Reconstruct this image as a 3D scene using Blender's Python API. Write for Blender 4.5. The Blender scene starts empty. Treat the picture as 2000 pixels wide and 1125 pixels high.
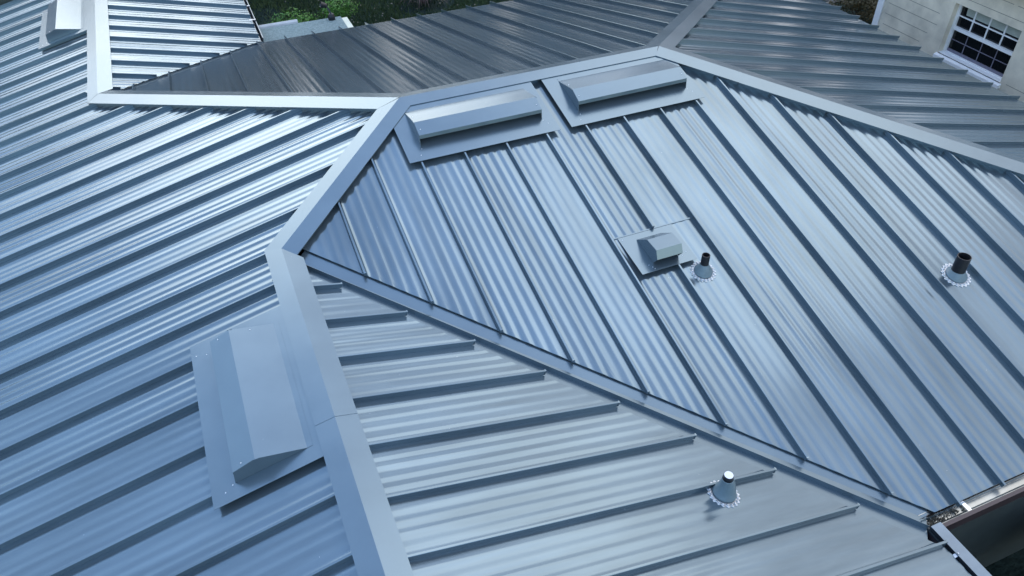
import bpy, bmesh, math, random
from mathutils import Vector, Matrix
random.seed(7)
C = bpy.context.scene.collection
G = 3.8                                   # ridge height datum above the ground
# ------------------------------------------------------------------ camera, world, sun
scn = bpy.context.scene
cd = bpy.data.cameras.new('camera'); cam = bpy.data.objects.new('camera', cd); C.objects.link(cam)
cd.sensor_width = 36.0; cd.lens = 1512.82/2000*36.0; cd.clip_end = 600; cd.clip_start = 0.05
yaw, pit, rol = 0.3875, 0.7115, -0.016
fw = Vector((math.sin(yaw)*math.cos(pit), math.cos(yaw)*math.cos(pit), -math.sin(pit)))
rt = Vector((math.cos(yaw), -math.sin(yaw), 0)); up = rt.cross(fw)
r2 = rt*math.cos(rol)+up*math.sin(rol); u2 = -rt*math.sin(rol)+up*math.cos(rol)
cam.matrix_world = Matrix(((r2.x, u2.x, -fw.x, -1.5788), (r2.y, u2.y, -fw.y, -6.6185), (r2.z, u2.z, -fw.z, 3.4191+G), (0, 0, 0, 1)))
scn.camera = cam

SUN_AZ, SUN_EL = math.radians(56), math.radians(50)      # azimuth clockwise from +y
w = bpy.data.worlds.new("World"); scn.world = w; w.use_nodes = True
nt = w.node_tree; nt.nodes.clear()
def wn(t, **k):
    n = nt.nodes.new(t)
    for a, b in k.items(): setattr(n, a, b)
    return n
out = wn('ShaderNodeOutputWorld'); bg = wn('ShaderNodeBackground'); bg.inputs[1].default_value = 0.15
sky = wn('ShaderNodeTexSky', sky_type='NISHITA', sun_disc=False, sun_elevation=SUN_EL, sun_rotation=SUN_AZ)
sky.air_density = 1.3; sky.dust_density = 0.15; sky.ozone_density = 2.5
tc = wn('ShaderNodeTexCoord')
def wm(op, a, b=None, c=None):
    n = wn('ShaderNodeMath', operation=op)
    for i, v in enumerate((a, b, c)):
        if v is None: continue
        if isinstance(v, (int, float)): n.inputs[i].default_value = v
        else: nt.links.new(v, n.inputs[i])
    return n.outputs[0]
dot = wn('ShaderNodeVectorMath', operation='DOT_PRODUCT'); nt.links.new(tc.outputs['Generated'], dot.inputs[0]); dot.inputs[1].default_value = (.72, .16, -.06)
no = wn('ShaderNodeTexNoise'); no.inputs['Scale'].default_value = 4.2; no.inputs['Detail'].default_value = 5; no.inputs['Roughness'].default_value = .55
mp = wn('ShaderNodeMapping'); mp.inputs['Scale'].default_value = (1, 1, 2.2); nt.links.new(tc.outputs['Generated'], mp.inputs[0]); nt.links.new(mp.outputs[0], no.inputs['Vector'])
mr = wn('ShaderNodeMapRange', interpolation_type='SMOOTHSTEP'); mr.inputs['From Min'].default_value = 0.03; mr.inputs['From Max'].default_value = .58
nt.links.new(wm('ADD', dot.outputs['Value'], wm('MULTIPLY', wm('SUBTRACT', no.outputs['Fac'], .5), .7)), mr.inputs['Value'])
sx = wn('ShaderNodeSeparateXYZ'); nt.links.new(tc.outputs['Generated'], sx.inputs[0])
hz = wn('ShaderNodeMapRange', interpolation_type='SMOOTHSTEP'); hz.inputs['From Min'].default_value = .42; hz.inputs['From Max'].default_value = .04   # bright haze low all round
nt.links.new(sx.outputs['Z'], hz.inputs['Value'])
hs = wn('ShaderNodeMapRange', interpolation_type='SMOOTHSTEP'); hs.inputs['From Min'].default_value = -.75; hs.inputs['From Max'].default_value = -.1; nt.links.new(sx.outputs['Y'], hs.inputs['Value'])
d2 = wn('ShaderNodeVectorMath', operation='DOT_PRODUCT'); nt.links.new(tc.outputs['Generated'], d2.inputs[0]); d2.inputs[1].default_value = Vector((-.04, .95, .31)).normalized()
gl = wn('ShaderNodeMapRange', interpolation_type='SMOOTHSTEP'); gl.inputs['From Min'].default_value = .885; gl.inputs['From Max'].default_value = 1.02   # thin bright cloud over the low sun
nt.links.new(wm('ADD', d2.outputs['Value'], wm('MULTIPLY', wm('SUBTRACT', no.outputs['Fac'], .5), .08)), gl.inputs['Value'])
cf = wm('MAXIMUM', wm('MULTIPLY_ADD', mr.outputs[0], .84, .13), wm('MULTIPLY', hz.outputs[0], wm('MULTIPLY_ADD', hs.outputs[0], .85, .08)))
mx = wn('ShaderNodeMix', data_type='RGBA'); nt.links.new(cf, mx.inputs['Factor'])
nt.links.new(sky.outputs[0], mx.inputs['A']); mx.inputs['B'].default_value = (3.55, 3.4, 3.55, 1)
m3 = wn('ShaderNodeMix', data_type='RGBA'); nt.links.new(gl.outputs[0], m3.inputs['Factor']); nt.links.new(mx.outputs['Result'], m3.inputs['A']); m3.inputs['B'].default_value = (12.6, 12.2, 11.8, 1)
nt.links.new(m3.outputs['Result'], bg.inputs[0]); nt.links.new(bg.outputs[0], out.inputs[0])

sl = bpy.data.lights.new('sun', 'SUN'); sl.energy = 0.105; sl.angle = math.radians(30); sl.color = (1, .95, .88)
so = bpy.data.objects.new('sun', sl); C.objects.link(so)
sd = Vector((math.sin(SUN_AZ)*math.cos(SUN_EL), math.cos(SUN_AZ)*math.cos(SUN_EL), math.sin(SUN_EL)))
so.rotation_euler = (-sd).to_track_quat('-Z', 'Y').to_euler(); so.location = (0, 0, 30)
vs = scn.view_settings; vs.view_transform = 'Standard'; vs.look = 'None'; vs.exposure = 1.52; vs.gamma = 1.0

# ------------------------------------------------------------------ materials
def mat(name, col, rough=.5, metal=0.0, var=0.0, vscale=4.0, bump=0.0, bscale=20.0, bdist=.01, col2=None, specks=0.0, rvar=0.0, stretch=None, cv=None, spec=.5, bdet=4):
    m = bpy.data.materials.new(name); m.use_nodes = True; t = m.node_tree; b = t.nodes['Principled BSDF']
    b.inputs['Roughness'].default_value = rough; b.inputs['Metallic'].default_value = metal
    b.inputs['Base Color'].default_value = (*col, 1); b.inputs['Specular IOR Level'].default_value = spec
    co = t.nodes.new('ShaderNodeTexCoord'); vec = co.outputs['Object']
    if stretch:
        mpp = t.nodes.new('ShaderNodeMapping'); mpp.inputs['Scale'].default_value = stretch; t.links.new(vec, mpp.inputs[0]); vec2 = mpp.outputs[0]
    else: vec2 = vec
    last = None
    if var or col2:
        n = t.nodes.new('ShaderNodeTexNoise'); n.inputs['Scale'].default_value = vscale; n.inputs['Detail'].default_value = 6; n.inputs['Roughness'].default_value = .6
        t.links.new(vec2, n.inputs['Vector'])
        r = t.nodes.new('ShaderNodeValToRGB'); e = r.color_ramp.elements
        a, c_ = (tuple(max(0, x*(1-var)) for x in col), tuple(x*(1+var) for x in col)) if not col2 else (col, col2)
        e[0].position = .35; e[1].position = .65; e[0].color = (*a, 1); e[1].color = (*c_, 1)
        t.links.new(n.outputs['Fac'], r.inputs[0]); last = r.outputs[0]; t.links.new(last, b.inputs['Base Color'])
        if rvar:
            q = t.nodes.new('ShaderNodeMapRange'); q.inputs['To Min'].default_value = rough-rvar; q.inputs['To Max'].default_value = rough+rvar
            q.inputs['From Min'].default_value = .3; q.inputs['From Max'].default_value = .7
            t.links.new(n.outputs['Fac'], q.inputs[0]); t.links.new(q.outputs[0], b.inputs['Roughness'])
    if specks and last is not None:
        v = t.nodes.new('ShaderNodeTexVoronoi'); v.inputs['Scale'].default_value = 9; t.links.new(vec, v.inputs['Vector'])
        lt = t.nodes.new('ShaderNodeMath'); lt.operation = 'LESS_THAN'; lt.inputs[1].default_value = specks; t.links.new(v.outputs['Distance'], lt.inputs[0])
        mm = t.nodes.new('ShaderNodeMix'); mm.data_type = 'RGBA'; t.links.new(lt.outputs[0], mm.inputs['Factor']); t.links.new(last, mm.inputs['A']); mm.inputs['B'].default_value = (.75, .8, .85, 1)
        t.links.new(mm.outputs['Result'], b.inputs['Base Color'])
    if bump:
        n2 = t.nodes.new('ShaderNodeTexNoise'); n2.inputs['Scale'].default_value = bscale; n2.inputs['Detail'].default_value = bdet
        t.links.new(vec2, n2.inputs['Vector'])
        bu = t.nodes.new('ShaderNodeBump'); bu.inputs['Strength'].default_value = bump; bu.inputs['Distance'].default_value = bdist
        t.links.new(n2.outputs['Fac'], bu.inputs['Height']); t.links.new(bu.outputs[0], b.inputs['Normal'])
    return m
ROOF = (.160, .219, .252)
def roofmat(name, stretch, bd=.007, vr=.15, rv=.05): return mat(name, ROOF, .17, .67, var=vr, vscale=1.6, bump=.5, bscale=.9, bdist=bd, specks=.016, rvar=rv, stretch=stretch, bdet=1)
M_ns = roofmat('roof_metal_running_north_south', (3.0, .35, 1))
M_ew = roofmat('roof_metal_running_east_west', (.35, 3.0, 1))
M_ns2 = roofmat('roof_metal_north_side', (3.0, .35, 1), .00015, .04, .01); M_ew2 = roofmat('roof_metal_east_side', (.35, 3.0, 1), .00015, .04, .01)
M_trim = mat('folded_trim_metal', ROOF, .25, .67, var=.04, vscale=3, bump=.2, bscale=1.4, bdist=.006, specks=.010, rvar=.02, bdet=1)
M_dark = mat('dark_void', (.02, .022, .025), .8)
M_gal = mat('gutter_metal', (.36, .37, .34), .32, .85, var=.25, vscale=5, bump=.2, bscale=12, rvar=.08)
M_galblue = mat('blue_gutter_metal', (.13, .17, .21), .28, .85, var=.08, vscale=6, bump=.15, bscale=10)
M_stain = mat('gutter_dirt', (.02, .018, .012), .9, 0, col2=(.10, .09, .06), vscale=30, bump=.6, bscale=60)
M_brown = mat('brown_gutter_paint', (.045, .03, .032), .4, 0, var=.2)
M_foil = mat('aluminium_foil', (.66, .68, .68), .32, .75, var=.05, vscale=60, bump=1.0, bscale=70, bdist=.01)
M_boot = mat('silicone_boot', (.13, .19, .215), .45, 0, var=.08, vscale=30)
M_pipe = mat('black_pipe', (.009, .010, .013), .38, 0, var=.3, vscale=40)
M_pipein = mat('pipe_inside', (.004, .004, .005), .9)
M_pcap = mat('pipe_cap_top', (.78, .8, .78), .5, 0)
M_rivet = mat('rivet_head', (.8, .84, .88), .3, .8)
M_block = mat('painted_block', (.74, .67, .53), .85, 0, var=.16, vscale=2.5, bump=.5, bscale=90, bdist=.003)
M_white = mat('white_paint', (.88, .88, .87), .45, 0, var=.03, vscale=8)
M_dull = mat('dull_white_trim', (.45, .47, .46), .6, 0, var=.08, vscale=8)
M_glass = mat('window_glass', (.006, .008, .010), .06, 0, spec=.5)
M_blind = mat('window_blind', (.42, .46, .40), .7, 0, var=.15, vscale=5)
M_grey = mat('grey_screen_bar', (.20, .19, .24), .5)
M_mort = mat('mortar_joint', (.24, .22, .18), .9)
M_siding = mat('green_grey_siding', (.030, .042, .042), .6, 0, var=.12, vscale=6)
M_felt = mat('mineral_felt', (.12, .18, .18), .9, 0, col2=(.24, .31, .30), vscale=45, bump=.6, bscale=90)
M_yellow = mat('cream_trim', (.62, .64, .50), .6, var=.1)
M_ground = mat('soil_and_lawn', (.012, .026, .022), .95, 0, spec=.1, col2=(.026, .042, .036), vscale=.8, bump=.8, bscale=14, bdist=.05)
M_grass = mat('grass_blade', (.022, .05, .014), .6, 0, col2=(.05, .085, .022), vscale=.7)
M_litter = mat('dry_leaf', (.22, .19, .15), .8, var=.4, vscale=3)
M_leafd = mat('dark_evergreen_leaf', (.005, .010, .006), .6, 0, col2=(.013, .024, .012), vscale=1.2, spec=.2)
M_wood = mat('reflection_wood_leaf', (.055, .115, .155), .6, 0, col2=(.10, .18, .22), vscale=.6, spec=.2)  # leaf blued and lightened for its reflection in the northern metal
M_leafb = mat('bright_hedge_leaf', (.05, .15, .02), .45, 0, col2=(.12, .30, .035), vscale=2.0)
M_leafo = mat('olive_brown_leaf', (.04, .04, .012), .7, 0, col2=(.11, .085, .035), vscale=2.0)
M_leafr = mat('reddish_frond', (.055, .03, .028), .6, 0, col2=(.12, .085, .07), vscale=2.5)
M_bark = mat('bark', (.045, .035, .028), .9, var=.3, bump=.6, bscale=18)
M_stone = mat('pale_stone', (.26, .24, .21), .9, var=.25, vscale=6, bump=.6, bscale=20, bdist=.02)

# ------------------------------------------------------------------ helpers
def mesh(name, vs_, fs, m, parent=None, mats=None, mi=None, smooth=False):
    me = bpy.data.meshes.new(name); me.from_pydata([tuple(v) for v in vs_], [], fs)
    for x in (mats or [m]): me.materials.append(x)
    if mi: me.polygons.foreach_set('material_index', mi)
    if smooth: me.polygons.foreach_set('use_smooth', [True]*len(fs))
    me.update(); o = bpy.data.objects.new(name, me); C.objects.link(o)
    if parent: o.parent = parent
    return o
class MB:
    def __init__(s): s.v = []; s.f = []; s.m = []
    def add(s, vs_, fs, mi=0):
        b = len(s.v); s.v += [Vector(v) for v in vs_]; s.f += [tuple(b+i for i in f) for f in fs]; s.m += [mi]*len(fs)
    def hexa(s, p, mi=0):    # 8 points: bottom 4 ccw, top 4 ccw
        s.add(p, [(3, 2, 1, 0), (4, 5, 6, 7), (0, 1, 5, 4), (1, 2, 6, 5), (2, 3, 7, 6), (3, 0, 4, 7)], mi)
    def box(s, x0, x1, y0, y1, z0, z1, mi=0):
        s.hexa([(x0, y0, z0), (x1, y0, z0), (x1, y1, z0), (x0, y1, z0), (x0, y0, z1), (x1, y0, z1), (x1, y1, z1), (x0, y1, z1)], mi)
    def prism(s, prof, fa, fb, mi=0, caps=True):   # prof: list of 2d; fa/fb map 2d -> 3d at the two ends
        n = len(prof); a = [fa(*q) for q in prof]; b = [fb(*q) for q in prof]
        fs = [(i, (i+1) % n, n+(i+1) % n, n+i) for i in range(n)]
        if caps: fs += [tuple(range(n-1, -1, -1)), tuple(range(n, 2*n))]
        s.add(a+b, fs, mi)
    def lathe(s, prof, n=32, mi=0, mod=None, base=lambda a, r, z: (r*math.cos(a), r*math.sin(a), z)):
        vs_ = []; fs = []
        for j, (r, z) in enumerate(prof):
            for i in range(n):
                a = 2*math.pi*i/n; rr = r if not mod else mod(j, a, r); vs_.append(base(a, rr, z))
        for j in range(len(prof)-1):
            for i in range(n):
                k = (i+1) % n; fs.append((j*n+i, j*n+k, (j+1)*n+k, (j+1)*n+i))
        s.add(vs_, fs, mi)
    def build(s, name, m, parent=None, mats=None, smooth=False, fix=True):
        o = mesh(name, s.v, s.f, m, parent, mats, s.m if mats else None, smooth)
        if fix:
            bm = bmesh.new(); bm.from_mesh(o.data); bmesh.ops.recalc_face_normals(bm, faces=bm.faces); bm.to_mesh(o.data); bm.free()
        return o
def tag(o, label=None, cat=None, group=None, kind=None):
    if label: o['label'] = label
    if cat: o['category'] = cat
    if group: o['group'] = group
    if kind: o['kind'] = kind
    return o
def thing(name, label, cat, loc=(0, 0, 0), group=None):
    o = bpy.data.objects.new(name, None); C.objects.link(o); o.location = loc; o.empty_display_size = .3
    return tag(o, label, cat, group)

# ------------------------------------------------------------------ roof geometry
W = 0.406; S = 0.2382; A_ = 1.4288; C_ = 2.8398; L_ = 2.8266; CA = 1/math.hypot(1, S); HR = 0.041
EV = 4.91                                       # plan distance ridge level -> eave
# a slope maps (u, d, h): u across the seams, d plan distance down from its ridge, h height normal to the slope above the rib tops
def sl1(u, d, h=0): return Vector((-d-S*CA*h, u, -S*d+CA*h+G))
def sl2(u, d, h=0): return Vector((u, -d-S*CA*h, -S*d+CA*h+G))
def sl6(u, d, h=0): return Vector((u, d+S*CA*h, -S*d+CA*h+G))
def sl3(u, d, h=0): return Vector((L_+d+S*CA*h, u, -S*d+CA*h+G))
def sl4(u, d, h=0): return Vector((-A_+d+S*CA*h, u, -S*A_-S*d+CA*h+G))
def sl5(u, d, h=0): return Vector((-C_+d+S*CA*h, u, -S*C_-S*d+CA*h+G))
V2, V4 = .127, .205                             # panels stop short of the valley line
SET = .10
slopes = {
 1: dict(f=sl1, u=(-8.2, 7.65), q=3.9034, top=lambda u: C_ if u > C_ else (u if u > 0 else (-u if u > -A_ else A_)), bot=lambda u: EV, k=[C_, 0, -A_], m=M_ew, lab='large west facing metal slope filling the left side'),
 2: dict(f=sl2, u=(-A_+.075, L_+4.9), q=-.8722, top=lambda u: -u if u < 0 else (0 if u < L_ else u-L_), bot=lambda u: min(2*A_+u-(.165-.075*min(1, (u+A_)/3.4)), 4.957), k=[0, L_, 4.957-2*A_+V2], m=M_ns, lab='broad south facing metal slope carrying two pipes'),
 3: dict(f=sl3, u=(-4.75, 4.75), q=1.9711, top=lambda u: abs(u), bot=lambda u: 4.79, k=[0], m=M_ew2, lab='east facing metal slope beside the tan block wall'),
 4: dict(f=sl4, u=(-8.2, -A_-.11), q=-1.9121, top=lambda u: 0, bot=lambda u: min(-A_-u-(.13+.14*min(1, (-A_-u)/3.5)), 3.476), k=[-A_-3.476-V4], m=M_ew, lab='triangular metal slope between the lower ridge and the valley'),
 5: dict(f=sl5, u=(C_+.05, 7.65), q=5.1226, top=lambda u: 0, bot=lambda u: min(u-C_-.03, 2.07), k=[C_+2.10], m=M_ew, lab='pale sheen metal slope at the top left'),
 6: dict(f=sl6, u=(-C_+.03, L_+4.8), q=-.8436, top=lambda u: -u if u < 0 else (0 if u < L_ else u-L_), bot=lambda u: min(2*C_+u-.06, 4.86), k=[0, L_, 4.86-2*C_+.06], m=M_ns2, lab='dark north facing metal slope behind the main ridge'),
}
BEADS = []
for cpos in (.21, .41, .61, .81):
    c0 = cpos*W; BEADS += [(c0-.029, 0), (c0-.013, .0027), (c0, .0030), (c0+.013, .0027), (c0+.029, 0)]
PROF = [(0.0, 0), (.018, 0), (.0195, .0015), (.024, .0015), (.026, 0)]+BEADS+[(W-.022, 0), (W, 0)]
house = thing('house', 'long low house under a slate blue standing seam metal roof', 'house')
VENT_CUT = {}
def rib(sl, u, d0, d1, parent, hook):
    f = sl['f']; mb = MB()
    # snap-lock rib: narrow upstand with a folded lip on one side
    pr = [(-.007, -HR), (-.006, -.010), (-.0095, -.009), (-.0095, -.002), (-.0075, 0), (.0055, 0), (.007, -.002), (.007, -HR)]
    mb.prism(pr, lambda a, h: f(u+a, d0, h), lambda a, h: f(u+a, d1, h))
    if hook:   # folded tab closing the open end
        mb.hexa([f(u-.010, d1, -HR+.004), f(u+.010, d1, -HR+.004), f(u+.010, d1+.006, -HR+.006), f(u-.010, d1+.006, -HR+.006),
                 f(u-.010, d1, .000), f(u+.010, d1, .000), f(u+.010, d1+.009, .001), f(u-.010, d1+.009, .001)])
    o = mb.build('seam', sl['m'], parent); return o
for k, sl in slopes.items():
    f = sl['f']; u0, u1 = sl['u']; q = sl['q']
    n0 = math.floor((u0-q)/W)-1; n1 = math.ceil((u1-q)/W)+1
    cuts = set([u0, u1]+[x for x in sl['k'] if u0 < x < u1])
    hmap = []
    for i in range(n0, n1):
        for du, h in PROF[:-1]:
            hmap.append((q+i*W+du, h))
    hmap.sort()
    def hh(u):
        for (a, ha), (b, hb) in zip(hmap, hmap[1:]):
            if a <= u <= b: return ha+(hb-ha)*((u-a)/(b-a) if b > a else 0)
        return 0
    us = sorted(cuts | set(u for u, h in hmap if u0 < u < u1))
    vs_ = []; fs = []
    ND = 22
    rb = random.Random(100+k); ph = {}
    def amp(u, d):                                # pressed beads vary in depth along and between sheets
        key = int(math.floor((u-q)/W*5))
        if key not in ph: ph[key] = (rb.uniform(0, 6.28), rb.uniform(0, 6.28), rb.uniform(.75, 1.25))
        a_, b_, c_ = ph[key]
        return (.45 if k in (3, 6) else 1)*c_*max(.3, .95+.22*math.sin(d*1.6+a_)+.3*math.sin(d*.9+math.floor((u-q)/W)*2.4))
    cols = []
    for u in us:
        uu = min(max(u, u0+1e-5), u1-1e-5)
        t, b = sl['top'](uu), sl['bot'](uu)
        if b < t+.003: b = t+.003
        h = hh(u)-HR; base = len(vs_)
        ks = []
        for j in range(ND+1):
            d = t+(b-t)*j/ND
            # factory beads fade out close to the cut end
            vs_.append(f(u, d, -HR+(h+HR)*amp(u, d)))
        cols.append(base)
    for a, b in zip(cols, cols[1:]):
        for j in range(ND): fs.append((a+j, a+j+1, b+j+1, b+j))
    for a, b in zip(cols, cols[1:]):             # turned down edge along the lower end
        e = len(vs_); va, vb = vs_[a+ND], vs_[b+ND]; dz = Vector((0, 0, .007))
        vs_ += [va, vb, vb-dz, va-dz]; fs.append((e, e+1, e+2, e+3))
    o = MB(); o.add(vs_, fs); sh = o.build('roof_slope', sl['m'], house, smooth=True); sh['label'] = sl['lab']
    for i in range(n0, n1+1):
        u = q+i*W
        if not (u0+.01 < u < u1-.01): continue
        t, b = sl['top'](u), sl['bot'](u)
        ext = 0.0
        eave = (k == 1 or k == 3 or (k == 2 and b > 4.95) or (k == 4 and b > 3.47) or (k == 5 and b > 2.06) or (k == 6 and b > 4.85))
        if k == 2: b += .008 if not eave else .03
        if k == 4: b += .018 if not eave else .03
        if k == 3: b += .03
        if k == 6: b += .015
        if b-t < .08: continue
        if k == 2 and i == 6:
            rib(sl, u, t+.03, 2.13, sh, True); rib(sl, u, 2.50, b, sh, not eave); continue
        rib(sl, u, t+.03, b, sh, k in (2, 4, 5, 6) and not eave)

# ------------------------------------------------------------------ ridge and hip caps
zf = lambda x, y, k: None
def P(k, x, y, h=0):                             # plan point onto slope k
    if k == 1: return sl1(y, -x, h)
    if k == 2: return sl2(x, -y, h)
    if k == 3: return sl3(y, x-L_, h)
    if k == 4: return sl4(y, x+A_, h)
    if k == 5: return sl5(y, x+C_, h)
    return sl6(x, y, h)
pB, pA, pD, pC = Vector((0, 0)), Vector((L_, 0)), Vector((-A_, -A_)), Vector((-C_, C_))
pE, pGp = Vector((-A_, -8.2)), Vector((-C_, 7.65))
pR, pU = Vector((L_+4.86, -4.86)), Vector((L_+4.82, 4.82))
def isect(p, d, q, e):
    den = d.x*e.y-d.y*e.x
    t = ((q.x-p.x)*e.y-(q.y-p.y)*e.x)/den
    return p+d*t
def off(p, q, w_, side):                         # line p->q offset by w_ to side (+1 = left)
    d = (q-p).normalized(); n = Vector((-d.y, d.x))*side*w_
    return p+n, d
# cap: (start, end, left slope, left width, right slope, right width)
caps = {'CB': (pC, pB, 6, .14, 1, .18), 'BD': (pB, pD, 2, .14, 1, .135), 'AB': (pB, pA, 6, .13, 2, .128), 'DE': (pD, pE, 4, .14, 1, .122),
        'CG': (pC, pGp, 1, .117, 5, .15), 'AR': (pA, pR, 3, .14, 2, .168), 'AU': (pA, pU, 6, .14, 3, .14)}
vD = (pD, Vector((1, -1)).normalized()); vC = (pC, Vector((1, 1)).normalized())
def eline(key, k):
    s_, e_, lk, lw, rk, rw = caps[key]
    return off(s_, e_, lw, 1) if lk == k else off(s_, e_, rw, -1)
def meet(key, k, other):
    a = eline(key, k); b = other if isinstance(other, tuple) else eline(other, k)
    return isect(a[0], a[1], b[0], b[1])
J = {  # key: (start left, start right, end left, end right)
 'CB': (meet('CB', 6, vC), meet('CB', 1, 'CG'), meet('CB', 6, 'AB'), meet('CB', 1, 'BD')),
 'BD': (meet('BD', 2, 'AB'), meet('BD', 1, 'CB'), meet('BD', 2, vD), meet('BD', 1, 'DE')),
 'AB': (meet('AB', 6, 'CB'), meet('AB', 2, 'BD'), meet('AB', 6, 'AU'), meet('AB', 2, 'AR')),
 'DE': (meet('DE', 4, vD), meet('DE', 1, 'BD'), off(pD, pE, .14, 1)[0]+(pE-pD), off(pD, pE, .122, -1)[0]+(pE-pD)),
 'CG': (meet('CG', 1, 'CB'), meet('CG', 5, vC), off(pC, pGp, .117, 1)[0]+(pGp-pC), off(pC, pGp, .15, -1)[0]+(pGp-pC)),
 'AR': (meet('AR', 3, 'AU'), meet('AR', 2, 'AB'), off(pA, pR, .14, 1)[0]+(pR-pA), off(pA, pR, .168, -1)[0]+(pR-pA)),
 'AU': (meet('AU', 6, 'AB'), meet('AU', 3, 'AR'), off(pA, pU, .14, 1)[0]+(pU-pA), off(pA, pU, .14, -1)[0]+(pU-pA)),
}
def cap(key, parts):
    s_, e_, lk, lw, rk, rw = caps[key]; sL, sR, eL, eR = J[key]
    for n, (t0, t1, lift) in enumerate(parts):
        mb = MB(); H = .0165+lift
        def st(t):
            l = sL.lerp(eL, t); r = sR.lerp(eR, t); m = s_.lerp(e_, t)
            if 0 < t < 1:                        # square cut across the cap
                d = (e_-s_).normalized(); pr = (m-s_).dot(d)
                l = sL+(eL-sL).normalized()*(pr-(sL-s_).dot(d)); r = sR+(eR-sR).normalized()*(pr-(sR-s_).dot(d))
            d = (e_-s_).normalized(); nl = Vector((-d.y, d.x))
            def q(k, p, h): return P(k, p.x, p.y, h)
            li = l-nl*.008; ri = r+nl*.008; lz = l-nl*.035; rz = r+nl*.035
            mid = P(lk, m.x, m.y, H); mid2 = P(lk, m.x, m.y, H-.004)
            return [q(lk, lz, -HR-.004), q(lk, lz, H-.004), q(lk, li, H-.004), q(lk, li, H-.010), q(lk, l, H-.010), q(lk, l, H), mid,
                    q(rk, r, H), q(rk, r, H-.010), q(rk, ri, H-.010), q(rk, ri, H-.004), q(rk, rz, H-.004), q(rk, rz, -HR-.004)]
        a = st(t0); b = st(t1); k = len(a)
        mb.add(a+b, [(i, i+1, k+i+1, k+i) for i in range(k-1)])
        if t0 > 0: mb.add([a[5], a[6], a[7], a[7]-Vector((0, 0, .006)), a[6]-Vector((0, 0, .006)), a[5]-Vector((0, 0, .006))], [(0, 1, 4, 5), (1, 2, 3, 4)])
        if t1 < 1: mb.add([b[5], b[6], b[7], b[7]-Vector((0, 0, .006)), b[6]-Vector((0, 0, .006)), b[5]-Vector((0, 0, .006))], [(0, 1, 4, 5), (1, 2, 3, 4)])
        mb.build('ridge_cap' if key in ('AB', 'DE', 'CG') else 'hip_cap', M_trim, house)
tDE = (3.26-A_)/(8.2-A_)
cap('DE', [(0, tDE+.004, .002), (tDE, 1, 0)])
cap('CB', [(0, .70, 0), (.69, 1, .0015)]); cap('BD', [(0, 1, .0008)]); cap('AB', [(0, 1, 0)])
cap('CG', [(0, .60, .001), (.595, 1, 0)]); cap('AR', [(0, .13, .0024), (.127, .62, .001), (.615, 1, 0)]); cap('AU', [(0, .5, .0005), (.495, 1, 0)])

# ------------------------------------------------------------------ valley flashings
def valley(p, dr, length, k_hi, k_lo, ribd):
    # across coordinate a: positive toward slope k_hi
    dr = dr.normalized(); nx = Vector((-dr.y, dr.x))
    if k_hi == 6: nx = -nx
    mb = MB(); hb = -HR-.018
    def pt(t, a, h): 
        x = p+dr*t+nx*a
        return P(k_hi if a >= 0 else k_lo, x.x, x.y, h)
    def prof(rd):
        if k_hi == 2: return [(.26, hb), (0, hb), (-rd+.006, hb+.001), (-rd+.003, hb+.036), (-rd, hb+.036), (-rd-.003, hb), (-.30, hb)]
        return [(.26, hb), (0.0, hb), (-rd+.006, hb), (-rd+.002, hb+.030), (-rd-.003, hb+.030), (-rd-.006, hb), (-.26, hb)]
    r0, r1 = (.020, .075) if k_hi == 2 else (ribd, ribd)
    a = [pt(.13 if k_hi == 2 else .05, x, h) for x, h in prof(r0)]; b = [pt(length, x, h) for x, h in prof(r1)]; n = len(a)
    mb.add(a+b, [(i, i+1, n+i+1, n+i) for i in range(n-1)])
    return mb.build('valley_flashing', M_trim, house)
valley(pD, Vector((1, -1)), 4.957*2**.5-A_*2**.5+.02, 2, 4, .060)
valley(pC, Vector((1, 1)), (4.90-C_)*2**.5, 5, 6, .03)

# ------------------------------------------------------------------ walls, fascia, soffit, gutters
ZE = G-1.17                                     # rib-top level at the eaves
outline = [(-EV, -8.2), (2.047, -8.2), (2.047, -4.957), (L_+4.79, -4.957), (L_+4.79, 4.86), (-.77, 4.86), (-.77, 7.65), (-EV, 7.65)]
def inset(poly, w_):
    n = len(poly); res = []
    for i in range(n):
        p0 = Vector(poly[i-1]); p1 = Vector(poly[i]); p2 = Vector(poly[(i+1) % n])
        d1 = (p1-p0).normalized(); d2 = (p2-p1).normalized()
        a = p0+Vector((-d1.y, d1.x))*w_; b = p1+Vector((-d2.y, d2.x))*w_
        res.append(isect(a, d1, b, d2))
    return res
def ring(poly, z0, z1):
    n = len(poly); v = [(p[0], p[1], z0) for p in poly]+[(p[0], p[1], z1) for p in poly]
    return v, [(i, (i+1) % n, n+(i+1) % n, n+i) for i in range(n)]
mb = MB(); mb.add(*ring(inset(outline, .012), ZE-.16, ZE-.058))
i0 = inset(outline, .012); i1 = inset(outline, .28); n = len(i0)
mb.add([(p.x, p.y, ZE-.16) for p in i0]+[(p.x, p.y, ZE-.16) for p in i1], [(i, (i+1) % n, n+(i+1) % n, n+i) for i in range(n)])
mb.build('fascia', M_brown, house)
mb = MB(); mb.add(*ring(i1, 0, ZE-.06))
zz = .05                                         # lap boards on the courtyard wall
while zz < ZE-.3:
    mb.hexa([(1.80, -4.677-.030, zz), (L_+4.5, -4.677-.030, zz), (L_+4.5, -4.677, zz), (1.80, -4.677, zz),
             (1.80, -4.677-.010, zz+.185), (L_+4.5, -4.677-.010, zz+.185), (L_+4.5, -4.677, zz+.185), (1.80, -4.677, zz+.185)]); zz += .19
mb.build('wall', M_siding, house)
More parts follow.
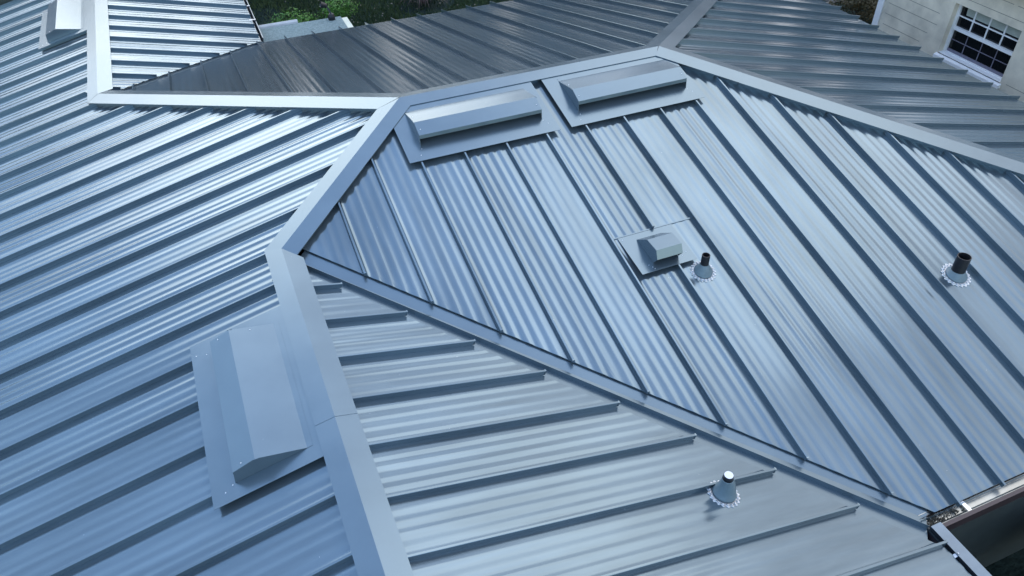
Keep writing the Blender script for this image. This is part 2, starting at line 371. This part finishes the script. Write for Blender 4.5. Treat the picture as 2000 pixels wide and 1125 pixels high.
# drip edges: thin folded strip under the panels
mb = MB()
o0 = inset(outline, -.004); o1 = inset(outline, .02)
mb.add(*ring(o0, ZE-.085, ZE-.050)); mb.build('drip_edge', M_trim, house)
def gutter(ax, e, a0, a1, out_, wd, flange, m, name_label, ztop, dp=.10, bk=.035):
    """ax 'x': runs along x at y=e going out toward -y; ax 'y': runs along y at x=e going out toward +x"""
    def T(s_, o, z): return Vector((s_, e-o, z)) if ax == 'x' else Vector((e+o, s_, z))
    mb = MB(); z = ztop
    pr = [(-.012, z-bk), (-.012, z-dp+.015), (.02, z-dp), (wd-.02, z-dp), (wd, z-dp+.015), (wd, z), (wd+flange, z+.002), (wd+flange, z-.016), (wd+flange-.004, z-.016), (wd+flange-.004, z-.003), (wd+.004, z-.004), (wd+.004, z-dp+.013), (wd-.016, z-dp-.004), (.018, z-dp-.004), (-.016, z-dp+.012), (-.016, z-bk)]
    mb.prism(pr, lambda o, h: T(a0, o, h), lambda o, h: T(a1, o, h))
    g = mb.build('gutter', m, house); g['label'] = name_label
    return g, T
g4, T4 = gutter('y', 2.005, -8.2, -5.03, 1, .055, .082, M_galblue, 'blue grey gutter with a wide flat outer lip', ZE-.022)
s0 = -5.25
while s0 > -8.1:                                 # hanger straps and screws
    mb = MB(); z = ZE-.022
    mb.hexa([T4(s0-.012, -.008, z-.035), T4(s0+.012, -.008, z-.035), T4(s0+.012, .06, z-.012), T4(s0-.012, .06, z-.012), T4(s0-.012, -.008, z-.031), T4(s0+.012, -.008, z-.031), T4(s0+.012, .06, z-.008), T4(s0-.012, .06, z-.008)])
    mb.box(2.064, 2.072, s0-.004, s0+.004, z+.001, z+.006)
    mb.build('hanger', M_foil, g4); s0 -= .62
g2, T2 = gutter('x', -4.935, 2.075, L_+4.8, 1, .092, .006, M_gal, 'stained bare metal gutter under the broad slope', ZE-.060, .030, 0)
mb = MB(); mb.box(2.42, 2.45, -5.025, -4.94, ZE-.072, ZE-.066); mb.build('hanger', M_rivet, g2)
mb = MB()                                        # brown painted front face of the gutter
mb.hexa([(2.15, -5.052, ZE-.175), (L_+4.8, -5.052, ZE-.175), (L_+4.8, -5.0345, ZE-.175), (2.15, -5.0345, ZE-.175), (2.15, -5.062, ZE-.050), (L_+4.8, -5.062, ZE-.050), (L_+4.8, -5.0345, ZE-.050), (2.15, -5.0345, ZE-.050)])
mb.build('gutter_face', M_brown, g2)
mb = MB()                                        # leaf dirt lying in the corner of the trough
for i in range(260):
    x = 2.10+abs(random.gauss(0, .16)); y = random.uniform(-5.008, -4.945); z = ZE-.090+random.uniform(0, .008); r = random.uniform(.003, .011)
    if x > 2.42 and random.random() < .7: continue
    a = random.uniform(0, 6.28)
    mb.add([(x+r*math.cos(a), y+r*math.sin(a), z), (x+r*math.cos(a+2.1), y+r*math.sin(a+2.1), z+r*.6), (x+r*math.cos(a+4.2), y+r*math.sin(a+4.2), z+r*.3)], [(0, 1, 2)])
tag(mb.build('gutter_debris', M_stain, g2, fix=False), kind='stuff')
g5, T5 = gutter('y', -.80, 5.02, 7.65, 1, .065, .010, M_galblue, 'narrow gutter along the pale slope at the top left', ZE-.030)
s0 = 5.75
while s0 < 7.5:
    mb = MB(); z = ZE-.02; mb.box(-.815, -.722, s0-.015, s0+.015, z, z+.006); mb.build('hanger', M_foil, g5); s0 += .62

# ------------------------------------------------------------------ long hooded vents beside the ridges
def rivets(mb, pts, r=.0038):
    for x, y, z in pts:
        mb.lathe([(r, 0), (r*.8, r*.6), (0.0005, r*.8)], 8, 1, base=lambda a, rr, h, x=x, y=y, z=z: (x+rr*math.cos(a), y+rr*math.sin(a), z+h))
def make_vent(label, plate):
    """local x along the ridge, local -y down the slope (slope distance), local z normal to the slope"""
    o = thing('ridge_vent', label, 'roof vent', group='long hooded roof vents by the ridges')
    mb = MB(); n = len(plate)
    mb.add([(u, -t, .006) for u, t in plate]+[(u, -t, .0085) for u, t in plate], [tuple(range(n-1, -1, -1)), tuple(range(n, 2*n))]+[(i, (i+1) % n, n+(i+1) % n, n+i) for i in range(n)])
    rivets(mb, [(.125, -.79, .0085), (.155, -.715, .0085), (1.39, -.74, .0085), (1.36, -.69, .0085)])
    mb.build('base_plate', None, o, mats=[M_trim, M_rivet])
    u0, u1 = .157, 1.355; z0 = .0095
    outer = [(.205, z0), (.49, .130), (.642, .104), (.650, .068)]
    inner = [(.646, .069), (.637, .101), (.49, .126), (.22, z0)]
    mb = MB(); pr = outer+inner
    mb.prism(pr, lambda t, h: (u0, -t, h), lambda t, h: (u1, -t, h))
    mb.hexa([(u0, -.17, z0-.0005), (u1, -.17, z0-.0005), (u1, -.212, z0-.0005), (u0, -.212, z0-.0005), (u0, -.17, z0+.001), (u1, -.17, z0+.001), (u1, -.212, z0+.0012), (u0, -.212, z0+.0012)])
    rivets(mb, [(u0+.03, -.58, .1158), (u0+.03, -.36, .0760), (u1-.03, -.58, .1158)])
    mb.build('hood', None, o, mats=[M_trim, M_rivet])
    for ux, s_ in ((u0, -1), (u1, 1)):
        e = [(.205, z0), (.49, .127), (.640, .101), (.655, .060), (.672, z0)]
        mb = MB(); mb.prism(e, lambda t, h: (ux+s_*.0006, -t, h), lambda t, h: (ux-s_*.0028, -t, h))
        # folded seam tabs along the end
        mb.prism([(.47, .126), (.50, .1325), (.50, .1275), (.47, .121)], lambda t, h: (ux+s_*.001, -t, h), lambda t, h: (ux+s_*.006, -t, h))
        mb.build('end_plate', M_trim, o)
    # louvred throat set back under the hood
    mb = MB(); mb.box(u0+.004, u1-.004, -.56, -.553, z0, .108)
    for j in range(4): mb.hexa([(u0+.004, -.585, z0+.012+.022*j), (u1-.004, -.585, z0+.012+.022*j), (u1-.004, -.56, z0+.02+.022*j), (u0+.004, -.56, z0+.02+.022*j), (u0+.004, -.585, z0+.014+.022*j), (u1-.004, -.585, z0+.014+.022*j), (u1-.004, -.56, z0+.022+.022*j), (u0+.004, -.56, z0+.022+.022*j)])
    mb.build('louvre', M_dark, o)
    return o
def place(o, org, ex, ey, ez):
    o.matrix_world = Matrix(((ex[0], ey[0], ez[0], org[0]), (ex[1], ey[1], ez[1], org[1]), (ex[2], ey[2], ez[2], org[2]), (0, 0, 0, 1)))
PT = .855
v = make_vent('long hooded vent just right of where three ridges meet', [(.17-.168+.02, .20), (.24, .03), (1.47, .03), (1.47, PT), (0, PT), (0, .225)])
v.name = 'ridge_vent'; place(v, sl2(-.168, 0), (1, 0, 0), (0, CA, S*CA), (0, -S*CA, CA))
v = make_vent('long hooded vent at the right end of the top ridge', [(0, .03), (1.34, .03), (1.47, .15), (1.47, PT), (0, PT)])
place(v, sl2(1.415, 0), (1, 0, 0), (0, CA, S*CA), (0, -S*CA, CA))
v = make_vent('nearest long hooded vent, left of the lower ridge', [(0, .03), (1.47, .03), (1.47, .825), (0, .825)])
# on the west slope: down the slope is -x, so local x runs along +y ... mirrored to keep the frame right handed
def place_west(o, y0, d0):
    # local x -> -y would flip the unit; the unit is symmetric, so run it from north to south
    place(o, sl1(y0+1.47, d0), (0, -1, 0), (CA, 0, S*CA), (-S*CA, 0, CA))
place_west(v, -3.528, A_)
v = make_vent('bright topped long hooded vent in the top left corner', [(0, .03), (1.47, .03), (1.47, .80), (0, .80)])
place_west(v, 5.016, C_)

# ------------------------------------------------------------------ small box vent
def box_vent():
    o = thing('box_vent', 'small square hooded vent in the middle of the broad slope', 'roof vent')
    place(o, sl2(1.22, 2.142, -.0), (1, 0, 0), (0, CA, S*CA), (0, -S*CA, CA))
    mb = MB(); q = .434; W_ = .52
    mb.hexa([(0, 0, -.036), (W_, 0, -.036), (W_, -q, .001), (0, -q, .001), (0, 0, -.0335), (W_, 0, -.0335), (W_, -q, .0035), (0, -q, .0035)][0:8])
    zt = lambda y: -.0335+(.037)*(-y/q)
    rivets(mb, [(x, y, zt(y)) for x, y in ((.03, -.03), (.10, -.36), (.12, -.39), (.13, -.41), (.16, -.30), (.42, -.36), (.47, -.33), (.44, -.26))], .0035)
    mb.build('base_plate', None, o, mats=[M_trim, M_rivet])
    x0, x1 = .147, .385
    pr = [(.065, -.028), (.190, .112), (.335, .140), (.385, .075), (.375, .060), (.36, .07), (.32, .125), (.20, .100), (.085, -.020)]
    mb = MB(); mb.prism(pr, lambda t, h: (x0, -t, h), lambda t, h: (x1, -t, h)); mb.build('hood', M_trim, o)
    for ux, s_ in ((x0, -1), (x1, 1)):
        e = [(.065, -.028), (.190, .109), (.335, .137), (.385, .075), (.352, .000)]
        mb = MB(); mb.prism(e, lambda t, h: (ux+s_*.001, -t, h), lambda t, h: (ux-s_*.002, -t, h)); mb.build('end_plate', M_trim, o)
    mb = MB(); mb.box(x0+.004, x1-.004, -.30, -.295, -.02, .11); mb.build('screen', M_dark, o)
    mb = MB(); mb.hexa([(-.05, .004, -.0445), (.73, .004, -.0445), (.73, .016, -.0445), (-.05, .016, -.0445), (-.05, .004, -.034), (.73, .004, -.034), (.73, .016, -.034), (-.05, .016, -.034)])
    mb.build('head_flashing', M_trim, o)
    return o
box_vent()

# ------------------------------------------------------------------ plumbing pipes with rubber boots
def pipe(label, k, x, y, ppr, ph, br, bt, bh, closed, fr):
    p = P(k, x, y, -HR+.001)
    o = thing('vent_pipe', label, 'vent pipe', tuple(p), 'plumbing vent pipes on the roof')
    nx, ny = (0, -S*CA) if k == 2 else (S*CA, 0)
    nz = CA
    def tilt(a, r, z, blend=1.0):                # blend 1 = in the roof plane, 0 = level
        cx, cy = r*math.cos(a), r*math.sin(a)
        dz = -(nx*cx+ny*cy)/nz*blend
        return (cx+nx*z*blend, cy+ny*z*blend, z+dz)
    mb = MB()
    NS = 20
    mb.lathe([(fr*.70, .001), (fr*.74, .005), (fr*.86, .004), (fr*.97, .006), (fr, .003), (fr, .0005)], NS*6,
             mod=lambda j, a, r: r*(1+(.06*math.cos(NS*a) if j >= 3 else 0)), base=lambda a, r, z: tilt(a, r, z))
    for i in range(NS):
        a0 = 2*math.pi*i/NS; cx, cy = fr*.87*math.cos(a0), fr*.87*math.sin(a0)
        def bb(a, r, z, cx=cx, cy=cy):
            X, Y = cx+r*math.cos(a), cy+r*math.sin(a); return (X, Y, z-(nx*X+ny*Y)/nz)
        mb.lathe([(.0085, .004), (.0080, .011), (.005, .014), (.0003, .0145)], 8, base=bb)
    mb.build('flange', M_foil, o)
    mb = MB(); prof = [(fr*.72, .004, 1), (fr*.71, .012, 1), (fr*.66, .015, 1), (fr*.635, .011, 1)]
    steps = 7
    for i in range(steps+1):
        t = i/steps; e = t**.8
        r = br*(1-e)+bt*e; z = .012+bh*t
        prof += [(r, z, 1-t), (r*.985 if i < steps else r, z+bh/steps*.55, (1-t)*.95)]
    prof += [(ppr+.001, bh+.018, 0)]
    vs_ = []; fs = []; NN = 40
    for r, z, bl in prof:
        for i in range(NN): vs_.append(tilt(2*math.pi*i/NN, r, z, bl))
    for j in range(len(prof)-1):
        for i in range(NN):
            kx = (i+1) % NN; fs.append((j*NN+i, j*NN+kx, (j+1)*NN+kx, (j+1)*NN+i))
    mb.add(vs_, fs); mb.build('boot', M_boot, o, smooth=True)
    mb = MB()
    if not closed:
        mb.lathe([(ppr, bh-.01), (ppr, ph-.002), (ppr-.0015, ph), (ppr-.006, ph), (ppr-.0065, ph-.002)], 40)
        mb.lathe([(ppr-.0065, ph-.002), (ppr-.0065, ph-.12), (.001, ph-.13)], 40, 1)
    else:
        mb.lathe([(ppr, bh-.01), (ppr, ph-.003), (ppr-.003, ph)], 40)
        mb.lathe([(ppr-.003, ph), (ppr-.006, ph+.001), (.0005, ph+.0015)], 40, 1)
    mb.build('pipe', None, o, mats=[M_pipe, M_pcap if closed else M_pipein], smooth=False)
    return o
pipe('slim black open pipe beside the small square vent', 2, 1.741, -2.673, .034, .178, .078, .036, .068, False, .104)
pipe('wide black open pipe near the right edge of the roof', 2, 3.818, -3.404, .056, .206, .090, .062, .042, False, .120)
pipe('short capped pipe with a pale top on the triangular slope', 4, .793, -4.418, .032, .208, .080, .037, .150, True, .106)

# ------------------------------------------------------------------ ground
gm = MB(); gm.add([(-150, -150, 0), (150, -150, 0), (150, 150, 0), (-150, 150, 0)], [(0, 1, 2, 3)])
tag(gm.build('ground', M_ground), kind='structure')

# ------------------------------------------------------------------ low felted porch roof behind the valley foot
po = thing('porch', 'low flat porch with a grey mineral felt top behind the valley', 'porch', (-.1, 5.4, 0))
def bx(name, x0, x1, y0, y1, z0, z1, m, par, lx=0, ly=0):
    mb = MB(); mb.box(x0-lx, x1-lx, y0-ly, y1-ly, z0, z1); return mb.build(name, m, par)
bx('flat_roof', -1.3, .575, 4.70, 5.74, G-1.45, G-1.345, M_felt, po, -.1, 5.4)
bx('wall', -1.1, .45, 4.9, 5.60, 0, G-1.45, M_siding, po, -.1, 5.4)
mb = MB()
pr = [(-.0, -.14), (0, -.02), (.02, .018), (.06, .035), (.11, .02), (.13, -.02), (.13, -.14)]
mb.prism(pr, lambda a, h: (-.72+.1, 5.745-5.4+a, G-1.345+h), lambda a, h: (-.10+.1, 5.745-5.4+a, G-1.345+h)); mb.build('parapet', M_dull, po)
bx('edge_board', .578, .665, 5.05, 5.68, G-1.47, G-1.352, M_yellow, po, -.1, 5.4)
lp = thing('flood_light', 'small black lamp on an arm at the porch roof edge', 'lamp', (.42, 5.66, G-1.345))
mb = MB(); mb.lathe([(.001, 0), (.055, 0), (.055, .05), (.04, .09), (.018, .10), (.001, .10)], 16); mb.build('base', M_pipe, lp)
mb = MB(); mb.hexa([(-.015, -.01, .09), (.015, -.01, .09), (.015, .015, .09), (-.015, .015, .09), (-.055, .06, .20), (-.03, .06, .20), (-.03, .08, .20), (-.055, .08, .20)]); mb.build('arm', M_pipe, lp)
mb = MB(); mb.lathe([(.001, 0), (.035, 0), (.05, .10), (.045, .10), (.001, .06)], 16, base=lambda a, r, z: (-.04-z*.9+r*math.sin(a)*.3, .07+r*math.cos(a), .20+z*.35+r*math.sin(a)*.9)); mb.build('lamp_head', M_pipe, lp)

# ------------------------------------------------------------------ neighbouring block house
XN = 9.7
nb = thing('block_house', 'tan painted concrete block house with a white window', 'house', (XN+3, 0, 0))
def nh(name, parts, m, par=None, mats=None):
    mb = MB()
    for p_ in parts: mb.box(p_[0]-XN-3, p_[1]-XN-3, p_[2], p_[3], p_[4], p_[5], p_[6] if len(p_) > 6 else 0)
    return mb.build(name, m, par or nb, mats=mats)
# block wall with the window opening left free
oy0, oy1, oz0, oz1 = .80, 2.045, G-2.12, G-1.300
yS, yN, zT = -7.0, 3.42, G-.72
nh('wall', [(XN, XN+.2, yS, oy0, 0, zT), (XN, XN+.2, oy1, yN, 0, zT), (XN, XN+.2, oy0, oy1, 0, oz0), (XN, XN+.2, oy0, oy1, oz1, zT), (XN+.2, XN+6, yN-.2, yN, 0, zT), (XN+.2, XN+6, yS, yS+.2, 0, zT)], M_block)
js = []                                          # joints read as shallow raised weathered lines, 2 mm proud
z = G-1.36-.185*12
rr = random.Random(3)
while z < zT:
    if z > .1:
        y = yS+.02
        while y < yN-.02:
            y1 = min(y+rr.uniform(.8, 2.2), yN-.02)
            if not (oz0-.01 < z < oz1+.01 and y1 > oy0-.02 and y < oy1+.02): js.append((XN-.0025, XN+.01, y, y1-rr.uniform(0, .08), z-.004, z+.003))
            y = y1
    z += .1845
nh('mortar_line', js, M_mort)
nh('corner_board', [(XN-.02, XN+.1, yN+.004, yN+.13, 0, zT)], M_white)
wf = nh('window', [(XN+.10, XN+.15, oy0, oy0+.045, oz0, oz1), (XN+.10, XN+.15, oy1-.05, oy1, oz0, oz1), (XN+.10, XN+.15, oy0+.045, oy1-.05, oz1-.03, oz1), (XN+.10, XN+.15, oy0+.045, oy1-.05, oz0, oz0+.03),
   (XN+.085, XN+.145, oy0+.045, oy1-.05, G-1.725, G-1.675)], M_white)
ya, yb = oy0+.045, oy1-.05
zmid0, zmid1 = G-1.725, G-1.675
bars = []
for i in range(1, 4):
    yy = ya+(yb-ya)*i/4; bars.append((XN+.105, XN+.125, yy-.009, yy+.009, zmid1, oz1-.03))
zz = (zmid1+oz1-.03)/2; bars.append((XN+.1065, XN+.1235, ya, yb, zz-.009, zz+.009)); nh('muntin', bars, M_white, wf)
bars = []
for i in range(1, 4):
    yy = ya+(yb-ya)*i/4; bars.append((XN+.125, XN+.133, yy-.006, yy+.006, oz0+.06, zmid0))
zz = (zmid0+oz0+.06)/2; bars.append((XN+.1265, XN+.1315, ya, yb, zz-.006, zz+.006)); bars.append((XN+.122, XN+.14, ya, yb, oz0+.03, oz0+.075)); nh('muntin', bars, M_grey, wf)
nh('pane', [(XN+.136, XN+.139, ya, yb, oz0+.03, oz1-.03)], M_glass, wf)
bl = []
for i in range(9): bl.append((XN+.1270, XN+.1330, ya+.002+.0003*i, yb-.10-.002*i, oz1-.03-.015*(i+1), oz1-.03-.015*i-.003))
nh('blind', bl, M_blind, wf)
mb = MB(); X0 = -3
mb.hexa([(X0-.055, oy0-.03, oz0-.085), (X0+.0, oy0-.03, oz0-.085), (X0+.0, oy1+.03, oz0-.085), (X0-.055, oy1+.03, oz0-.085), (X0-.055, oy0-.03, oz0-.035), (X0+.0, oy0-.03, oz0-.012), (X0+.0, oy1+.03, oz0-.012), (X0-.055, oy1+.03, oz0-.035)])
mb.hexa([(X0+.0, oy0+.002, oz0-.02), (X0+.12, oy0+.002, oz0-.02), (X0+.12, oy1-.002, oz0-.02), (X0+.0, oy1-.002, oz0-.02), (X0+.0, oy0+.002, oz0+.005), (X0+.12, oy0+.002, oz0+.014), (X0+.12, oy1-.002, oz0+.014), (X0+.0, oy1-.002, oz0+.005)])
mb.build('window_sill', M_white, wf)
nh('fascia', [(XN-.32, XN-.30, yS-.3, yN+.35, G-.765, G-.60)], M_white)
nh('soffit', [(XN-.30, XN+.2, yS-.3, yN+.35, G-.735, G-.72)], M_white)
mb = MB(); mb.hexa([(-3.35, yS-.35, G-.60), (3.2, yS-.35, G+.9), (3.2, yN+.4, G+.9), (-3.35, yN+.4, G-.60), (-3.35, yS-.35, G-.55), (3.2, yS-.35, G+.96), (3.2, yN+.4, G+.96), (-3.35, yN+.4, G-.55)])
mb.build('roof', M_felt, nb)

# ------------------------------------------------------------------ planting
def leaves(mb, c, rad, n, size, seed, flat=.0, narrow=.45, shell=.55, mi=0):
    r_ = random.Random(seed)
    # a handful of lumps give the crown an uneven outline
    lumps = []
    for i in range(max(5, n//500)):
        a = r_.uniform(0, 6.28); z = r_.uniform(-.6, 1); q = r_.uniform(.3, .8)
        lumps.append((Vector((math.cos(a)*q*math.sqrt(max(0, 1-z*z*.5)), math.sin(a)*q*math.sqrt(max(0, 1-z*z*.5)), z*.7)), r_.uniform(.25, .5)))
    for i in range(n):
        l, lr = lumps[r_.randrange(len(lumps))]
        d = Vector((r_.gauss(0, 1), r_.gauss(0, 1), r_.gauss(0, 1))).normalized()*lr*(shell+(1-shell)*r_.random())
        p = l+d; p = Vector((c[0]+p.x*rad[0], c[1]+p.y*rad[1], c[2]+p.z*rad[2]))
        if p.z < .03: continue
        nrm = (d.normalized()+Vector((r_.gauss(0, .6), r_.gauss(0, .6), r_.gauss(0, .6)+.4))).normalized()
        t = nrm.cross(Vector((r_.gauss(0, 1), r_.gauss(0, 1), r_.gauss(0, 1)))).normalized(); b = nrm.cross(t)
        s = size*r_.uniform(.6, 1.3); w_ = s*narrow
        mb.add([p-t*s*.5, p+b*w_*.5, p+t*s*.5+nrm*s*.1, p-b*w_*.5], [(0, 1, 2, 3)], mi)
def shrub(name, label, cat, base, rad, n, size, m, seed, narrow=.45, group=None, stems=5):
    o = thing(name, label, cat, base, group)
    mb = MB(); leaves(mb, (0, 0, rad[2]*.95), rad, n, size, seed, narrow=narrow); f_ = mb.build('foliage', m, o, fix=False)
    r_ = random.Random(seed); mb = MB()
    for i in range(stems):
        a = r_.uniform(0, 6.28); e = Vector((rad[0]*.5*math.cos(a), rad[1]*.5*math.sin(a), rad[2]*1.2)); q = Vector((.08*math.cos(a), .08*math.sin(a), 0))
        rr_ = .012+.012*rad[2]
        mb.prism([(rr_*math.cos(k*1.257), rr_*math.sin(k*1.257)) for k in range(5)], lambda x, y: (q.x+x, q.y+y, 0), lambda x, y: (e.x+x*.4, e.y+y*.4, e.z))
    mb.build('stem', M_bark, o)
    return o
shrub('hedge', 'low bright green hedge just beyond the porch roof', 'hedge', (.75, 9.9, 0), (1.1, .42, .62), 5200, .055, M_leafb, 11)
def tree(name, label, base, h, rad, n, size, m, seed, group=None):
    o = thing(name, label, 'tree', base, group); r_ = random.Random(seed)
    mb = MB(); leaves(mb, (0, 0, h-rad[2]*.6), rad, n, size, seed, shell=.4); mb.build('crown', m, o, fix=False)
    mb = MB()
    pts = [Vector((0, 0, 0)), Vector((.06, -.05, h*.3)), Vector((-.05, .06, h*.6)), Vector((.05, 0, h*.92))]
    for i in range(3):
        r0, r1 = .11*(1-i*.27), .11*(1-(i+1)*.27)
        mb.prism([(math.cos(k*.785), math.sin(k*.785)) for k in range(8)], lambda x, y: pts[i]+Vector((x*r0, y*r0, 0)), lambda x, y: pts[i+1]+Vector((x*r1, y*r1, 0)))
    for i in range(7):
        a = r_.uniform(0, 6.28); z0 = h*r_.uniform(.3, .75); e = Vector((rad[0]*.7*math.cos(a), rad[1]*.7*math.sin(a), z0+h*.25))
        mb.prism([(math.cos(k*1.257), math.sin(k*1.257)) for k in range(5)], lambda x, y: Vector((x*.035, y*.035, z0+y*.02)), lambda x, y: e+Vector((x*.01, y*.01, 0)))
    mb.build('trunk', M_bark, o); return o
tree('evergreen_tree', 'dark evergreen tree behind the hedge, nearest the pale roof corner', (-.9, 14.2, 0), 3.6, (1.7, 1.5, 1.9), 9000, .12, M_leafd, 21)
tree('evergreen_tree', 'dark evergreen tree behind the right half of the hedge', (1.35, 14.6, 0), 2.9, (1.2, 1.3, 1.4), 7000, .11, M_leafd, 22)
def fronds(name, label, base, n, ln, m, seed, hgt=.5):
    o = thing(name, label, 'plant', base); r_ = random.Random(seed); mb = MB()
    for i in range(n):
        a = r_.uniform(0, 6.28); l = ln*r_.uniform(.6, 1.1); hh_ = hgt*r_.uniform(.5, 1.2); w_ = .022*r_.uniform(.7, 1.5)
        prev = None; d = Vector((math.cos(a), math.sin(a), 0)); s_ = Vector((-d.y, d.x, 0))
        for j in range(7):
            t = j/6; p = d*l*t+Vector((0, 0, .02+hh_*math.sin(t*2.5)*1.0)); ww = w_*(1-t*.9)
            cur = (p-s_*ww, p+s_*ww)
            if prev: mb.add([prev[0], prev[1], cur[1], cur[0]], [(0, 1, 2, 3)])
            prev = cur
    mb.build('frond', m, o, fix=False); return o
fronds('spiky_plant', 'spiky clump of reddish brown fronds on the lawn behind the roof edge', (3.75, 12.0, 0), 150, .75, M_leafr, 31, .55)
fronds('spiky_plant', 'small reddish spiky plant touching the top edge, further right', (5.6, 12.3, 0), 90, .5, M_leafr, 32, .4)
shrub('bush', 'olive brown bush below the corner of the tan house', 'bush', (12.9, 6.9, 0), (.95, .8, .42), 5200, .07, M_leafo, 41)
shrub('bush', 'dark green bush at the far tip of the right hand roof slope', 'bush', (11.4, 7.9, 0), (.7, .6, .45), 3000, .07, M_leafd, 42)
st = MB(); r_ = random.Random(5)
for i in range(170):
    x, y = r_.uniform(11.5, 15.5), r_.uniform(7.6, 9.6); s = r_.uniform(.05, .17)
    v_ = [Vector((math.cos(a+r_.uniform(-.3, .3))*s*r_.uniform(.7, 1.1), math.sin(a)*s*r_.uniform(.6, 1), 0)) for a in (0, 1.05, 2.1, 3.14, 4.19, 5.24)]
    st.add([Vector((x, y, -.01))+q for q in v_]+[Vector((x, y, s*.5))+q*.6 for q in v_], [(0, 1, 7, 6), (1, 2, 8, 7), (2, 3, 9, 8), (3, 4, 10, 9), (4, 5, 11, 10), (5, 0, 6, 11), (6, 7, 8, 9, 10, 11)])
tag(st.build('rubble', M_stone), kind='stuff')
# lawn: blades in clumps, seen only through the gap beyond the roof
gr = MB(); r_ = random.Random(9)
for i in range(42000):
    x, y = r_.uniform(-.5, 8.0), r_.uniform(10.3, 14.8)
    if (math.sin(x*1.7+y*.9)+math.sin(y*2.3-x)) < -1.1 and r_.random() < .8: continue
    h_ = r_.uniform(.04, .11); a = r_.uniform(0, 6.28); w_ = .010; l = r_.uniform(.01, .06); b_ = r_.uniform(0, 6.28)
    gr.v += [Vector((x-math.cos(a)*w_, y-math.sin(a)*w_, 0)), Vector((x+math.cos(a)*w_, y+math.sin(a)*w_, 0)), Vector((x+math.cos(b_)*l, y+math.sin(b_)*l, h_))]
    k_ = len(gr.v); gr.f.append((k_-3, k_-2, k_-1)); gr.m.append(0)
tag(gr.build('grass', M_grass, fix=False), kind='stuff')
lt = MB()
for i in range(420):
    x, y = r_.uniform(.5, 8.0), r_.uniform(11.0, 14.8); s = r_.uniform(.012, .035); a = r_.uniform(0, 6.28); z = r_.uniform(.04, .10)
    lt.add([(x+s*math.cos(a), y+s*math.sin(a), z), (x+s*.6*math.cos(a+1.6), y+s*.6*math.sin(a+1.6), z+.01), (x-s*math.cos(a), y-s*math.sin(a), z), (x-s*.6*math.cos(a+1.6), y-s*.6*math.sin(a+1.6), z-.01)], [(0, 1, 2, 3)])
tag(lt.build('leaf_litter', M_litter, fix=False), kind='stuff')
shrub('bush', 'added black bush standing for deep shade in the courtyard corner at bottom right', 'bush', (4.75, -5.55, 0), (1.0, .55, .75), 5000, .09, M_leafd, 51)  # leafy mass added and sized to blacken the shaded corner
bpy.context.view_layer.update()

# unseen wood added out of frame to darken what the northern metal reflects
wd = MB(); r_ = random.Random(77)
for i in range(26):
    a = math.radians(-48+i*5.6); R_ = 27+r_.uniform(-2.5, 3); hgt = r_.uniform(7.0, 9.4)
    bx_, by_ = R_*math.sin(a)+1, R_*math.cos(a)
    leaves(wd, (bx_, by_, hgt*.55), (3.4, 3.2, hgt*.5), 900, .62, 300+i, shell=.5, narrow=.8)
    wd.prism([(math.cos(k*1.047)*.2, math.sin(k*1.047)*.2) for k in range(6)], lambda x, y: (bx_+x, by_+y, 0), lambda x, y: (bx_+x*.5, by_+y*.5, hgt*.7))
tag(wd.build('reflection_wood', M_wood, fix=False), kind='stuff')
